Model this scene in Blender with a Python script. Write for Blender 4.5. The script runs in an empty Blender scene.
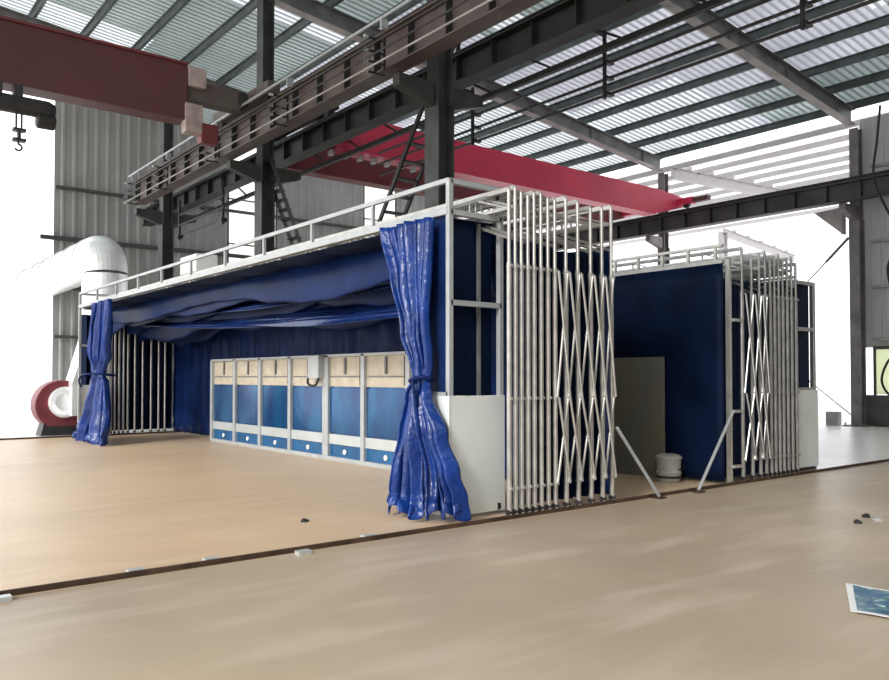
import bpy, math, random
from mathutils import Vector, Matrix, noise
random.seed(7)
S = bpy.context.scene
COL = S.collection

# ------------------------------------------------------------------ materials
def mat(name, col, rough=.6, metal=0., var=.0, vscale=4., bump=0., bscale=30., col2=None, trans=0., spec=.5, vsx=None):
    m = bpy.data.materials.new(name); m.use_nodes = True
    nt = m.node_tree; N = nt.nodes; L = nt.links
    b = N['Principled BSDF']
    b.inputs['Roughness'].default_value = rough
    b.inputs['Metallic'].default_value = metal
    b.inputs['Specular IOR Level'].default_value = spec
    c = (*col, 1)
    b.inputs['Base Color'].default_value = c
    tc = N.new('ShaderNodeTexCoord')
    colsock = None
    if var or col2:
        mp = N.new('ShaderNodeMapping')
        if vsx: mp.inputs['Scale'].default_value = vsx
        L.new(tc.outputs['Object'], mp.inputs['Vector'])
        n = N.new('ShaderNodeTexNoise'); n.inputs['Scale'].default_value = vscale; n.inputs['Detail'].default_value = 6
        L.new(mp.outputs['Vector'], n.inputs['Vector'])
        r = N.new('ShaderNodeValToRGB')
        d = col2 if col2 else tuple(max(0, x*(1-var)) for x in col)
        e = col if col2 else tuple(min(1, x*(1+var)) for x in col)
        r.color_ramp.elements[0].color = (*d, 1); r.color_ramp.elements[0].position = .35
        r.color_ramp.elements[1].color = (*e, 1); r.color_ramp.elements[1].position = .65
        L.new(n.outputs['Fac'], r.inputs['Fac']); L.new(r.outputs['Color'], b.inputs['Base Color'])
        colsock = r.outputs['Color']
    if bump:
        n2 = N.new('ShaderNodeTexNoise'); n2.inputs['Scale'].default_value = bscale; n2.inputs['Detail'].default_value = 4
        L.new(tc.outputs['Object'], n2.inputs['Vector'])
        bp = N.new('ShaderNodeBump'); bp.inputs['Strength'].default_value = bump; bp.inputs['Distance'].default_value = .02
        L.new(n2.outputs['Fac'], bp.inputs['Height']); L.new(bp.outputs['Normal'], b.inputs['Normal'])
    if trans:
        t = N.new('ShaderNodeBsdfTranslucent'); t.inputs['Color'].default_value = c
        if colsock: L.new(colsock, t.inputs['Color'])
        mx = N.new('ShaderNodeMixShader'); mx.inputs[0].default_value = trans
        L.new(b.outputs[0], mx.inputs[1]); L.new(t.outputs[0], mx.inputs[2])
        L.new(mx.outputs[0], N['Material Output'].inputs['Surface'])
    return m

M = {}
M['roof'] = mat('galvanised_roof_sheet', (.47,.55,.55), .42, .25, var=.18, vscale=.35, trans=.20)
M['roof_bright'] = mat('roof_sheet_painted_bright', (.60,.61,.67), .42, .1, var=.16, vscale=.4, trans=.37)  # brighter copy of the roof sheet; washed-out light put into the material
M['roofrib'] = mat('roof_rib_painted_shade', (.40,.47,.47), .45, .25, trans=.12)  # ribs darker than the flats, rib shading put into the colour
M['roofrib_light'] = mat('bright_roof_rib_painted_shade', (.50,.51,.56), .45, .1, trans=.28)  # same painted rib shading for the brightened sheets
M['skylight'] = mat('fibreglass_and_painted_glare_sheet', (.84,.90,.90), .5, 0, var=.1, vscale=.5, trans=.42)  # skylight sheets, also glare painted over the wide far right zones
M['annexroof'] = mat('annex_roof_painted_glare', (.92,.90,.92), .5, 0, trans=.5)  # blown-out look put into a near-white translucent sheet
M['purlin'] = mat('grey_green_purlin_paint', (.085,.105,.105), .5, .2, var=.25, vscale=3)
M['rafter'] = mat('grey_rafter_paint', (.17,.175,.18), .55, .1, var=.25, vscale=2)
M['rafter_flange'] = mat('pale_dusty_flange_paint', (.36,.34,.33), .6, 0, var=.2, vscale=2)
M['column'] = mat('dark_column_paint', (.06,.062,.06), .55, .1, var=.3, vscale=2)
M['column_right'] = mat('greybrown_column_paint', (.19,.175,.175), .55, .1, var=.25, vscale=2)
M['runway'] = mat('dirty_redbrown_runway_steel', (.13,.11,.095), .6, .1, col2=(.09,.06,.06), vscale=1.5)
M['runway_dark'] = mat('dark_runway_steel', (.03,.03,.03), .6, .1, var=.3, vscale=2)
M['runway_right'] = mat('grey_runway_steel', (.055,.052,.05), .6, .1, var=.4, vscale=1.2)
M['crane_dull'] = mat('dull_red_crane_paint', (.095,.028,.028), .55, 0, var=.15, vscale=.6)
M['crane_red'] = mat('crimson_crane_paint', (.62,.03,.085), .42, 0, var=.12, vscale=.7)
M['crane_maroon'] = mat('maroon_shaded_crane_paint', (.16,.03,.035), .5, 0, var=.15, vscale=.6)  # darker red; the far girder's shaded face is put into this colour
M['silver'] = mat('silver_duct_metal', (.88,.89,.90), .35, .35, var=.08, vscale=3)
M['tube'] = mat('galvanised_tube', (.57,.555,.52), .36, .65, var=.12, vscale=6)
M['tubedim'] = mat('dull_galvanised_tube', (.50,.50,.49), .3, .75, var=.15, vscale=6)
M['frame'] = mat('pale_grey_frame_paint', (.43,.455,.465), .45, .15, var=.08, vscale=4)
M['zinc'] = mat('galvanised_panel', (.84,.88,.86), .4, .1, var=.05, vscale=2, bump=.05, bscale=3)
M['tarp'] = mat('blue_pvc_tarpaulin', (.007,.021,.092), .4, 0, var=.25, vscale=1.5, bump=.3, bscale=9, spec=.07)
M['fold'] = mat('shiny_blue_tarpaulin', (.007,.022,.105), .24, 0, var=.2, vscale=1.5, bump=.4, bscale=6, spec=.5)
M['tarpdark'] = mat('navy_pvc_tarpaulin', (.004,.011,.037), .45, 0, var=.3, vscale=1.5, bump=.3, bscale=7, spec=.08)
M['curtain'] = mat('glossy_blue_curtain_pvc', (.008,.040,.22), .2, 0, var=.25, vscale=2.5, bump=.8, bscale=13, spec=.45)
M['cream'] = mat('cream_filter_board', (.52,.46,.35), .5, .0, var=.1, vscale=5, bump=.1, bscale=8)
M['film'] = mat('blue_protective_film', (.010,.11,.26), .16, .3, col2=(.008,.045,.16), vscale=2.2, bump=.12, bscale=6, vsx=(1,1,.4))
M['film2'] = mat('blue_film_lower', (.012,.11,.27), .3, .2, var=.2, vscale=3)
M['strip'] = mat('pale_strip_metal', (.56,.60,.59), .35, .3, var=.06, vscale=4)
M['cratebox'] = mat('dusty_pink_box_paint', (.42,.33,.31), .6, 0, var=.2, vscale=4)
M['white'] = mat('white_plastic', (.82,.82,.80), .5)
M['black'] = mat('black_rubber', (.015,.015,.016), .6)
M['grime'] = mat('dark_steel_parts', (.03,.028,.03), .5, .3, var=.3, vscale=5)
M['rail'] = mat('rusty_rail_steel', (.09,.055,.035), .6, .3, var=.35, vscale=5)
M['wallsheet'] = mat('grey_wall_sheet', (.34,.335,.325), .55, .1, var=.1, vscale=.7)
M['sidesheet'] = mat('grey_side_wall_sheet', (.50,.485,.49), .55, .1, var=.08, vscale=.7)
M['hazy'] = mat('annex_steel_painted_haze', (.46,.45,.46), .6, 0, var=.05)  # steel lightened so that haze and glare sit in the colour
M['girt'] = mat('wall_girt_steel', (.07,.068,.066), .6, .1)
M['masonry'] = mat('whitewashed_masonry', (.85,.84,.82), .8, 0, var=.04, vscale=2)
M['plinth'] = mat('dark_plinth_paint', (.09,.08,.08), .7, 0, var=.2, vscale=2)
M['pane'] = mat('translucent_wall_sheet', (.95,.95,.93), .5, 0, trans=.85)
M['greenpane'] = mat('yellowish_window_pane', (.80,.84,.66), .4, 0, trans=.8)
M['blower'] = mat('maroon_fan_paint', (.20,.04,.05), .45, .1, var=.2, vscale=3)
M['khaki'] = mat('grey_khaki_board', (.20,.18,.115), .6, 0, col2=(.15,.15,.14), vscale=1.3, vsx=(1,1,.3))
M['pail'] = mat('dull_white_pail', (.36,.35,.32), .5, 0, var=.1, vscale=8)
M['outside'] = mat('sunlit_yard_concrete', (.82,.80,.78), .8, 0, var=.04, vscale=.3)

def floor_mat(name, a, b2, c3, rough, sc=.22, streak=True, spec=.5):
    m = bpy.data.materials.new(name); m.use_nodes = True
    nt = m.node_tree; N = nt.nodes; L = nt.links; b = N['Principled BSDF']
    tc = N.new('ShaderNodeTexCoord')
    n1 = N.new('ShaderNodeTexNoise'); n1.inputs['Scale'].default_value = sc; n1.inputs['Detail'].default_value = 7; n1.inputs['Roughness'].default_value = .6
    n2 = N.new('ShaderNodeTexNoise'); n2.inputs['Scale'].default_value = 1.6; n2.inputs['Detail'].default_value = 8
    mp = N.new('ShaderNodeMapping'); mp.inputs['Rotation'].default_value = (0,0,-.9); mp.inputs['Scale'].default_value = (.5, 2.2, 1)
    L.new(tc.outputs['Object'], n1.inputs['Vector']); L.new(tc.outputs['Object'], mp.inputs['Vector']); L.new(mp.outputs[0], n2.inputs['Vector'])
    r = N.new('ShaderNodeValToRGB'); r.color_ramp.elements[0].position = .38; r.color_ramp.elements[1].position = .64
    r.color_ramp.elements[0].color = (*b2, 1); r.color_ramp.elements[1].color = (*a, 1)
    L.new(n1.outputs['Fac'], r.inputs['Fac'])
    r2 = N.new('ShaderNodeValToRGB'); r2.color_ramp.elements[0].position = .5; r2.color_ramp.elements[1].position = .75
    r2.color_ramp.elements[0].color = (0,0,0,1); r2.color_ramp.elements[1].color = (.55,.55,.55,1)
    L.new(n2.outputs['Fac'], r2.inputs['Fac'])
    mx = N.new('ShaderNodeMixRGB'); mx.inputs['Color2'].default_value = (*c3, 1)
    L.new(r2.outputs['Color'], mx.inputs['Fac']); L.new(r.outputs['Color'], mx.inputs['Color1'])
    L.new(mx.outputs[0], b.inputs['Base Color'])
    b.inputs['Roughness'].default_value = rough; b.inputs['Specular IOR Level'].default_value = spec
    bp = N.new('ShaderNodeBump'); bp.inputs['Strength'].default_value = .15; bp.inputs['Distance'].default_value = .01
    L.new(n2.outputs['Fac'], bp.inputs['Height']); L.new(bp.outputs[0], b.inputs['Normal'])
    return m
M['floor'] = floor_mat('dusty_tan_floor', (.55,.43,.305), (.37,.29,.215), (.64,.55,.44), .42, sc=.16)
M['tanfloor'] = floor_mat('warm_tan_floor', (.76,.55,.36), (.62,.44,.29), (.78,.62,.44), .42, sc=.2)
M['palefloor'] = floor_mat('pale_floor_painted_glare', (.80,.79,.76), (.66,.65,.62), (.85,.84,.82), .32)  # outside glare and floor reflection put into a pale colour

def poster_mat():
    m = bpy.data.materials.new('printed_sheet'); m.use_nodes = True
    nt = m.node_tree; N = nt.nodes; L = nt.links; b = N['Principled BSDF']
    tc = N.new('ShaderNodeTexCoord'); n = N.new('ShaderNodeTexNoise'); n.inputs['Scale'].default_value = 7; n.inputs['Detail'].default_value = 5; n.inputs['Distortion'].default_value = 1.2
    L.new(tc.outputs['Object'], n.inputs['Vector'])
    r = N.new('ShaderNodeValToRGB'); e = r.color_ramp.elements
    e[0].position = .33; e[0].color = (.015,.05,.09,1); e[1].position = .7; e[1].color = (.45,.65,.75,1)
    x = e.new(.47); x.color = (.02,.12,.26,1); x = e.new(.56); x.color = (.05,.16,.17,1)
    L.new(n.outputs['Fac'], r.inputs['Fac']); L.new(r.outputs['Color'], b.inputs['Base Color']); b.inputs['Roughness'].default_value = .35
    return m
M['print'] = poster_mat()

# ------------------------------------------------------------------ mesh builder
class MB:
    def __init__(s): s.v = []; s.f = []; s.mi = []
    def add(s, vs, fs, k=0):
        o = len(s.v); s.v += [tuple(v) for v in vs]
        for f in fs: s.f.append([i+o for i in f]); s.mi.append(k)
        return s
    def box(s, x0, x1, y0, y1, z0, z1, k=0):
        vs = [(x,y,z) for z in (z0,z1) for y in (y0,y1) for x in (x0,x1)]
        return s.add(vs, [(0,2,3,1),(4,5,7,6),(0,1,5,4),(2,6,7,3),(0,4,6,2),(1,3,7,5)], k)
    def beam(s, p, q, w, h, k=0, up=(0,0,1)):
        p = Vector(p); q = Vector(q); d = (q-p).normalized(); u = Vector(up)
        if abs(d.dot(u)) > .99: u = Vector((0,1,0))
        sd = d.cross(u).normalized(); u = sd.cross(d).normalized()
        vs = []
        for c in (p, q):
            for a, b in ((-1,-1),(1,-1),(1,1),(-1,1)): vs.append(c + sd*a*w/2 + u*b*h/2)
        return s.add(vs, [(3,2,1,0),(4,5,6,7),(0,1,5,4),(1,2,6,5),(2,3,7,6),(3,0,4,7)], k)
    def ibeam(s, p, q, w, h, tf=.03, tw=.02, k=0, kf=None, up=(0,0,1)):
        p = Vector(p); q = Vector(q); d = (q-p).normalized(); u = Vector(up)
        if abs(d.dot(u)) > .99: u = Vector((0,1,0))
        sd = d.cross(u).normalized(); u = sd.cross(d).normalized()
        s.beam(p, q, tw, h-2*tf, k, u)
        kf = k if kf is None else kf
        s.beam(p+u*(h/2-tf/2), q+u*(h/2-tf/2), w, tf, kf, u)
        s.beam(p-u*(h/2-tf/2), q-u*(h/2-tf/2), w, tf, kf, u)
        return s
    def tube(s, pts, r, n=10, k=0, cap=True):
        P = [Vector(p) for p in pts]; rs = r if isinstance(r, (list, tuple)) else [r]*len(P)
        rings = []; t0 = (P[1]-P[0]).normalized()
        a = Vector((0,0,1)) if abs(t0.z) < .9 else Vector((1,0,0))
        nrm = t0.cross(a).normalized()
        for i, p in enumerate(P):
            t = ((P[min(i+1,len(P)-1)]-P[max(i-1,0)])).normalized()
            nrm = (nrm - t*nrm.dot(t)).normalized(); b = t.cross(nrm)
            rings.append([p + (nrm*math.cos(2*math.pi*j/n) + b*math.sin(2*math.pi*j/n))*rs[i] for j in range(n)])
        vs = [v for rg in rings for v in rg]; fs = []
        for i in range(len(P)-1):
            for j in range(n):
                fs.append((i*n+j, i*n+(j+1)%n, (i+1)*n+(j+1)%n, (i+1)*n+j))
        if cap: fs.append(tuple(reversed(range(n)))); fs.append(tuple(range((len(P)-1)*n, len(P)*n)))
        return s.add(vs, fs, k)
    def lathe(s, prof, c, axis='z', n=24, k=0):
        vs = []; fs = []
        for r, h in prof:
            for j in range(n):
                a = 2*math.pi*j/n; x, y = r*math.cos(a), r*math.sin(a)
                v = (x,y,h) if axis == 'z' else ((h,x,y) if axis == 'x' else (x,h,y))
                vs.append((v[0]+c[0], v[1]+c[1], v[2]+c[2]))
        for i in range(len(prof)-1):
            for j in range(n): fs.append((i*n+j, i*n+(j+1)%n, (i+1)*n+(j+1)%n, (i+1)*n+j))
        fs.append(tuple(reversed(range(n)))); fs.append(tuple(range((len(prof)-1)*n, len(prof)*n)))
        return s.add(vs, fs, k)
    def grid(s, fn, nu, nv, k=0):
        vs = [fn(i/nu, j/nv) for j in range(nv+1) for i in range(nu+1)]
        fs = [(j*(nu+1)+i, j*(nu+1)+i+1, (j+1)*(nu+1)+i+1, (j+1)*(nu+1)+i) for j in range(nv) for i in range(nu)]
        return s.add(vs, fs, k)
    def build(s, name, mats, parent=None, smooth=False, bevel=0, thick=0, loc=None):
        me = bpy.data.meshes.new(name); me.from_pydata(s.v, [], s.f)
        if not isinstance(mats, (list, tuple)): mats = [mats]
        for m in mats: me.materials.append(M[m])
        for p, i in zip(me.polygons, s.mi): p.material_index = i; p.use_smooth = smooth
        me.update()
        o = bpy.data.objects.new(name, me); COL.objects.link(o)
        if parent:
            o.parent = parent; o.matrix_parent_inverse = Matrix.Translation(-Vector(parent.location))
        elif loc is None:
            # origin at the base centre of the thing
            xs = [v[0] for v in s.v]; ys = [v[1] for v in s.v]; zs = [v[2] for v in s.v]
            c = Vector(((min(xs)+max(xs))/2, (min(ys)+max(ys))/2, min(zs)))
            me.transform(Matrix.Translation(-c)); o.location = c
        if thick:
            md = o.modifiers.new('thickness', 'SOLIDIFY'); md.thickness = thick; md.offset = 0
        if bevel:
            md = o.modifiers.new('bevel', 'BEVEL'); md.width = bevel; md.segments = 2; md.limit_method = 'ANGLE'
        return o

def empty(name, loc, label, cat, group=None):
    o = bpy.data.objects.new(name, None); COL.objects.link(o); o.location = loc; o.empty_display_size = .2
    return tag(o, label, cat, group)
def tag(o, label, cat, group=None):
    o['label'] = label; o['category'] = cat
    if group: o['group'] = group
    return o
def struct(o, label=None):
    o['kind'] = 'structure'
    if label: o['label'] = label
    return o
def copytree(o, parent=None, delta=None):
    c = o.copy(); COL.objects.link(c)
    if parent: c.parent = parent
    if delta is not None: c.location = o.location + Vector(delta)
    for ch in list(o.children): copytree(ch, c)
    return c
ORD = ['first','second','third','fourth','fifth','sixth','seventh','eighth','ninth','tenth','eleventh','twelfth','thirteenth','fourteenth','fifteenth','sixteenth','seventeenth']

def roofz(x): return 9.88 + .108*(25-x) if x <= 25 else 0

# ------------------------------------------------------------------ setting
g = MB(); g.box(-12, 26, -8, 6.10, -.2, 0)
struct(g.build('floor', 'floor'), 'dusty grey-tan workshop floor in front of the rail')
g = MB(); g.box(-12, 12.7, 6.10, 21.42, -.2, 0)
struct(g.build('floor', 'tanfloor'), 'warm tan floor between the rails, inside the booths')
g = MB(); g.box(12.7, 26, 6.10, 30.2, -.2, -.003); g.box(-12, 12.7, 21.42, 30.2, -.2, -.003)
struct(g.build('floor', 'palefloor'), 'concrete floor beyond the rails, daylight glare put into its pale colour')
g = MB(); g.box(-90, 160, -90, 160, -.5, -.21); g.box(26, 160, -90, 160, -.21, -.02); g.box(-90, -12, -90, 160, -.21, -.02)
g.box(-12, 26, 30.2, 160, -.21, -.02); g.box(-12, 26, -90, -8, -.21, -.02)
struct(g.build('ground', 'outside'), 'pale sunlit yard outside the building')

# roof: trapezoidal sheet, ribs run down the slope; fibreglass skylights, and far right zones painted brighter
SKY_AND_GLARE = [  # (y0, y1, x0, x1)
    (24.2, 26.2, 1.5, 8.0), (18.6, 20.2, 6, 12.9), (15.0, 16.0, 11.0, 15.6), (21.6, 22.8, 12.9, 25), (18.2, 30.2, 17, 26), (14.0, 30, 20.0, 26), (7.6,8.6,17,20)]
g = MB(); pitch = .22; y = -6.0
xs = [-8, 0, 1.5, 4, 6, 8, 9, 11, 12, 12.9, 14, 15.6, 16.5, 17, 18.5, 20, 22.2, 25.3]
def rz(x): return 9.88 + .108*(25-x) if x > 0 else 9.88+.108*25+.108*x
while y < 30.2:
    prof = [(y,0),(y+.12,0),(y+.14,.055),(y+.19,.055),(y+pitch,0)]
    for a, b in zip(xs[:-1], xs[1:]):
        xm, ym = (a+b)/2, y+.1
        k = 1 if any(s[0] <= ym <= s[1] and s[2] <= xm <= s[3] for s in SKY_AND_GLARE) else (2 if (ym > 13.5 and xm > 15) or (ym > 16.5 and xm > 12) or (ym > 8 and 16.5 < xm < 22) else 0)
        vs = [(a, p, rz(a)+q) for p, q in prof] + [(b, p, rz(b)+q) for p, q in prof]
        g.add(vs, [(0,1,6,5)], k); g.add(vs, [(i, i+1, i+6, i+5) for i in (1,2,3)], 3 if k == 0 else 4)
    y += pitch
struct(g.build('ceiling', ['roof','skylight','roof_bright','roofrib','roofrib_light']), 'ribbed grey sheet metal roof with skylight sheets and zones painted brighter')

# annex roof beyond the right-hand runway: rises, then falls
def az(x): return 9.62 + .04*(x-25.6) if x < 41.3 else 10.25 - .096*(x-41.3)
g = MB()
y = 8.0
while y < 36:
    for a, b in ((25.6, 41.3), (41.3, 54)):
        prof = [(y,0),(y+.3,0),(y+.34,.05),(y+.46,.05),(y+.5,0)]
        vs = [(a, p, az(a)+q) for p, q in prof] + [(b, p, az(b)+q) for p, q in prof]
        g.add(vs, [(i, i+1, i+6, i+5) for i in range(4)])
    y += .5
struct(g.build('ceiling', 'annexroof'), 'bright washed-out roof of the bay beyond the right-hand columns')

def corr(g, horiz, a0, a1, z0, z1, fixed, pitch=.3, dep=.035, ztop=None):
    n = int((a1-a0)/pitch)
    pitch = (a1-a0)/n
    for i in range(n):
        a = a0+i*pitch
        pr = [(a,0),(a+pitch*.55,0),(a+pitch*.68,dep),(a+pitch*.87,dep),(a+pitch,0)]
        vs = []
        for zz in (0, 1):
            for p, q in pr:
                zt = (ztop(p) if ztop else z1) if zz else z0
                vs.append((p, fixed-q, zt) if horiz else (fixed-q, p, zt))
        g.add(vs, [(j, j+1, j+6, j+5) for j in range(4)])
# far end wall, plane y = 30
top = lambda x: rz(x)-.05
g = MB()
for a, b in ((6.55, 12.9), (15.05, 19.3), (21.1, 25.2)): corr(g, True, a, b, 1.35, 0, 30, .36, .05, top)
struct(g.build('wall_far', 'wallsheet', thick=.006), 'grey ribbed sheet wall at the far end of the workshop')
g = MB(); g.box(6.55, 12.9, 29.92, 30.14, 0, 1.35); g.box(15.05, 19.3, 29.92, 30.14, 0, 1.35); g.box(21.1, 25.2, 29.92, 30.14, 0, 1.35)
struct(g.build('trim_1', 'masonry'), 'whitewashed low masonry under the far sheet wall')
for i, (a, b) in enumerate(((12.9, 15.05), (19.3, 21.1))):
    g = MB(); g.box(a, b, 30.02, 30.05, 0, 10.3)
    w = struct(g.build('window_%d' % (i+1), 'pane'), ['bright full-height translucent strip in the far wall behind the middle column', 'bright full-height translucent strip in the far wall above the booth rail'][i])
    f = MB(); f.box(a, a+.06, 29.98, 30.04, 0, 10.3); f.box(b-.06, b, 29.98, 30.04, 0, 10.3)
    for z in (3.2, 5.0, 6.8, 8.6): f.box(a, b, 29.98, 30.04, z, z+.05)
    f.build('window_frame', 'girt', w)
for i, z in enumerate((2.85, 4.55, 6.25, 8.05)):
    g = MB(); g.box(6.1 if i in (1,2) else 6.55, 25.2, 29.76, 29.92, z, z+.10 if i in (0,3) else z+.14)
    tag(g.build('wall_girt', 'girt'), 'dark horizontal girt on the far sheet wall, %s from the bottom' % ORD[i], 'girt', 'girts on the far wall')
# right side wall, plane x = 25.4
g = MB(); corr(g, False, -7.5, 8.4, 1.0, 9.5, 25.45, .3, .04); corr(g, False, 8.4, 11.15, 2.4, 9.5, 25.45, .3, .04)
struct(g.build('wall_right', 'sidesheet', thick=.006), 'grey ribbed side wall right of the tall column')
g = MB(); g.box(-12, 25.5, -8.2, -8, 0, 9.4); struct(g.build('wall_near_added_shade', 'wallsheet'), 'added unseen grey wall behind the viewpoint, shading the front floor')  # unseen, added to darken the front and right floor
g = MB(); g.box(25.3, 25.5, -7.5, 11.0, 0, .95); struct(g.build('trim_2', 'plinth'), 'dark low plinth under the right side wall')
g = MB(); g.box(25.36, 25.42, 8.45, 10.7, .97, 2.38); w = struct(g.build('window_3', 'greenpane'), 'yellowish window low in the right side wall')
f = MB(); f.box(25.3, 25.36, 8.4, 10.75, 2.34, 2.44); f.box(25.3, 25.36, 8.4, 8.5, .95, 2.34); f.box(25.3, 25.36, 10.68, 10.75, .95, 2.34); f.box(25.3, 25.36, 9.5, 9.56, .95, 2.34)
f.build('window_frame', 'girt', w)
for i, z in enumerate((2.6, 4.2, 5.6, 7.9)):
    g = MB(); g.box(25.22, 25.38, -7.5, 10.75, z, z+.08)
    tag(g.build('wall_girt', 'rafter_flange'), 'thin horizontal girt on the right side wall, %s from the bottom' % ORD[i], 'girt', 'girts on the right wall')

# ------------------------------------------------------------------ roof steel
k = 0; x = 24.75
while x > 1.0:
    t = empty('roof_purlin', (x, 12, rz(x)), 'dark grey-green roof purlin running under the sheets, %s up from the right eave' % (ORD[k] if k < 17 else 'topmost'), 'purlin', 'purlins under the workshop roof')
    g = MB(); g.box(x-.012, x+.012, -6, 30, rz(x)-.22, rz(x)-.02); g.box(x-.012, x+.07, -6, 30, rz(x)-.232, rz(x)-.215); g.box(x-.07, x+.012, -6, 30, rz(x)-.035, rz(x)-.012)
    o = g.build('web', 'purlin', t)
    k += 1; x -= 1.42
def rafter(y, x0, x1, label, zoff=.235):
    t = empty('roof_rafter', ((x0+x1)/2, y, rz((x0+x1)/2)), label, 'rafter', 'rafters of the workshop roof')
    d = .46; zc = -zoff-d/2
    g = MB(); g.beam((x0,y,rz(x0)+zc), (x1,y,rz(x1)+zc), .02, d-.03); 
    s = x0+1
    while s < x1-.2:
        g.beam((s,y,rz(s)+zc-d/2+.02), (s,y,rz(s)+zc+d/2-.02), .2, .02, up=(1,0,0)); s += 2.84
    g.build('web', 'rafter', t)
    g = MB(); g.beam((x0,y,rz(x0)+zc+d/2-.01), (x1,y,rz(x1)+zc+d/2-.01), .26, .025); g.build('top_flange', 'rafter', t)
    g = MB(); g.beam((x0,y,rz(x0)+zc-d/2+.01), (x1,y,rz(x1)+zc-d/2+.01), .26, .025); g.build('bottom_flange', 'rafter_flange', t)
rafter(11.1, 0, 24.8, 'grey steel roof rafter ending on the tall right-hand column')
rafter(18.1, 0, 24.8, 'grey steel roof rafter sloping down to the column behind the crimson girder')
rafter(25.1, 0, 24.8, 'dark roof rafter farthest back, above the left crane girder')
# annex rafters and column
def arafter(y, x0, x1, label):
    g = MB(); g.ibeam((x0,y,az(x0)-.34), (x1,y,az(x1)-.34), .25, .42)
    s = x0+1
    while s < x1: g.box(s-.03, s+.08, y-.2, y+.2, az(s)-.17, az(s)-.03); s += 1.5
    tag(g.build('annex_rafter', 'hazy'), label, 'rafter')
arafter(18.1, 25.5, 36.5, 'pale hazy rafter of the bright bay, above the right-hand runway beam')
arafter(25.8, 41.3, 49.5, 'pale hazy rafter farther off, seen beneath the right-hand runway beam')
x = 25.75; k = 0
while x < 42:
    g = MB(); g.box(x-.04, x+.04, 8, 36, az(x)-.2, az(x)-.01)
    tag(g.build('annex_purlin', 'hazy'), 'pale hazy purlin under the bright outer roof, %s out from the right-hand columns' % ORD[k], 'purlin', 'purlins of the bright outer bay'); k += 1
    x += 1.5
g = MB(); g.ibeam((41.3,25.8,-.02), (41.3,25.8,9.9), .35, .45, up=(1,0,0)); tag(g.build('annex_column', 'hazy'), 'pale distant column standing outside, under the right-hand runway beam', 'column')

# ------------------------------------------------------------------ columns
def column(x, y, label, mt, w=.42, h=.5, bracket=True, left=True):
    t = empty('steel_column', (x, y, 0), label, 'column')
    zt = rz(x)-.75
    g = MB(); g.ibeam((x,y,.03), (x,y,6.35), h, w, .025, .02, up=(1,0,0)); g.build('lower_shaft', mt, t)
    g = MB(); g.ibeam((x,y,6.35), (x,y,zt+.03), h*.85, w*.85, .025, .02, up=(1,0,0)); g.build('upper_shaft', mt, t)
    g = MB(); g.box(x-.35, x+.35, y-.35, y+.35, 0, .03)
    for a in (-.28,.28):
        for b in (-.28,.28): g.lathe([(.025,0),(.025,.08)], (x+a,y+b,.03), n=8)
    g.build('base_plate', mt, t)
    if bracket:
        for sx in ((-1,1) if left else (-1,)):
            g = MB(); a = x+sx*.2; b = x+sx*.95
            g.add([(a,y-.1,6.3),(a,y+.1,6.3),(a,y-.1,6.72),(a,y+.1,6.72),(b,y-.1,6.52),(b,y+.1,6.52),(b,y-.1,6.72),(b,y+.1,6.72)],
                  [(0,1,3,2),(4,6,7,5),(0,2,6,4),(1,5,7,3),(2,3,7,6),(0,4,5,1)])
            g.build('corbel', mt, t)
    return t
CX = 8.75
column(CX, 11.1, 'dark steel column rising right behind the near booth corner', 'column', .36, .40)
column(CX, 18.1, 'dark greenish column in the middle, against the bright wall strip', 'column', .36, .40)
column(CX, 25.1, 'dark column farthest left, near the silver duct', 'column', .36, .40)
c = column(25.1, 11.1, 'tall grey-brown column at the right beside the ribbed side wall', 'column_right', .34, .32, True, False)
column(25, 18.1, 'column behind the right end of the crimson crane girder', 'column_right', .32, .32, True, False)
column(25, 25.1, 'right-hand row column farthest back, behind the folded frames', 'column_right', .32, .32, True, False)

# ------------------------------------------------------------------ runway beams
def runway(x, y0, y1, z0, z1, mt, label, seat):
    t = empty('runway_beam', (x, (y0+y1)/2, z0), label, 'crane runway beam')
    g = MB(); h = z1-z0
    g.ibeam((x,y0,(z0+z1)/2), (x,y1,(z0+z1)/2), .34, h, .03, .02); g.build('girder', mt, t)
    g = MB(); y = y0+.5
    while y < y1:
        g.box(x-.14, x+.14, y-.01, y+.01, z0+.03, z1-.03); y += 1.0
    g.build('stiffener', 'runway_dark', t)
    g = MB(); g.ibeam((x,y0,z1+.07), (x,y1,z1+.07), .09, .13, .03, .02); g.build('crane_rail', 'grime', t)
    return t
t1 = runway(7.75, -3, 24.6, 6.75, 7.42, 'runway', 'brown riveted-looking runway beam with stiffeners on the left of the middle columns', True)
t2 = runway(9.6, -3, 29.6, 7.05, 7.58, 'runway_dark', 'dark runway beam on the right of the middle columns, over the near booth', False)
t3 = runway(24.15, -3, 29.6, 6.75, 7.32, 'runway_right', 'grey-brown runway beam carried by the right-hand columns', False)
# lattice surge girder beside the dark runway
g = MB()
for z in (7.02, 7.5): g.beam((10.35,-3,z), (10.35,29.6,z), .1, .1)
y = -3
while y < 29: g.beam((10.35,y,7.02), (10.35,y+.8,7.5), .04, .04); g.beam((9.65,y,7.5), (10.3,y+.8,7.5), .05, .05); y += 1.6
g.build('lattice', 'runway_dark', t2)
g = MB()
for z in (7.05,): g.beam((8.1,-3,z), (8.1,24.9,z), .08, .08)
y = -3
while y < 23.8: g.beam((7.8,y,6.78), (8.1,y+.5,7.05), .05, .05); g.beam((8.1,y+.5,7.05), (7.8,y+1,6.78), .05, .05); y += 1
g.build('lattice', 'runway_dark', t1)
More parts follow.
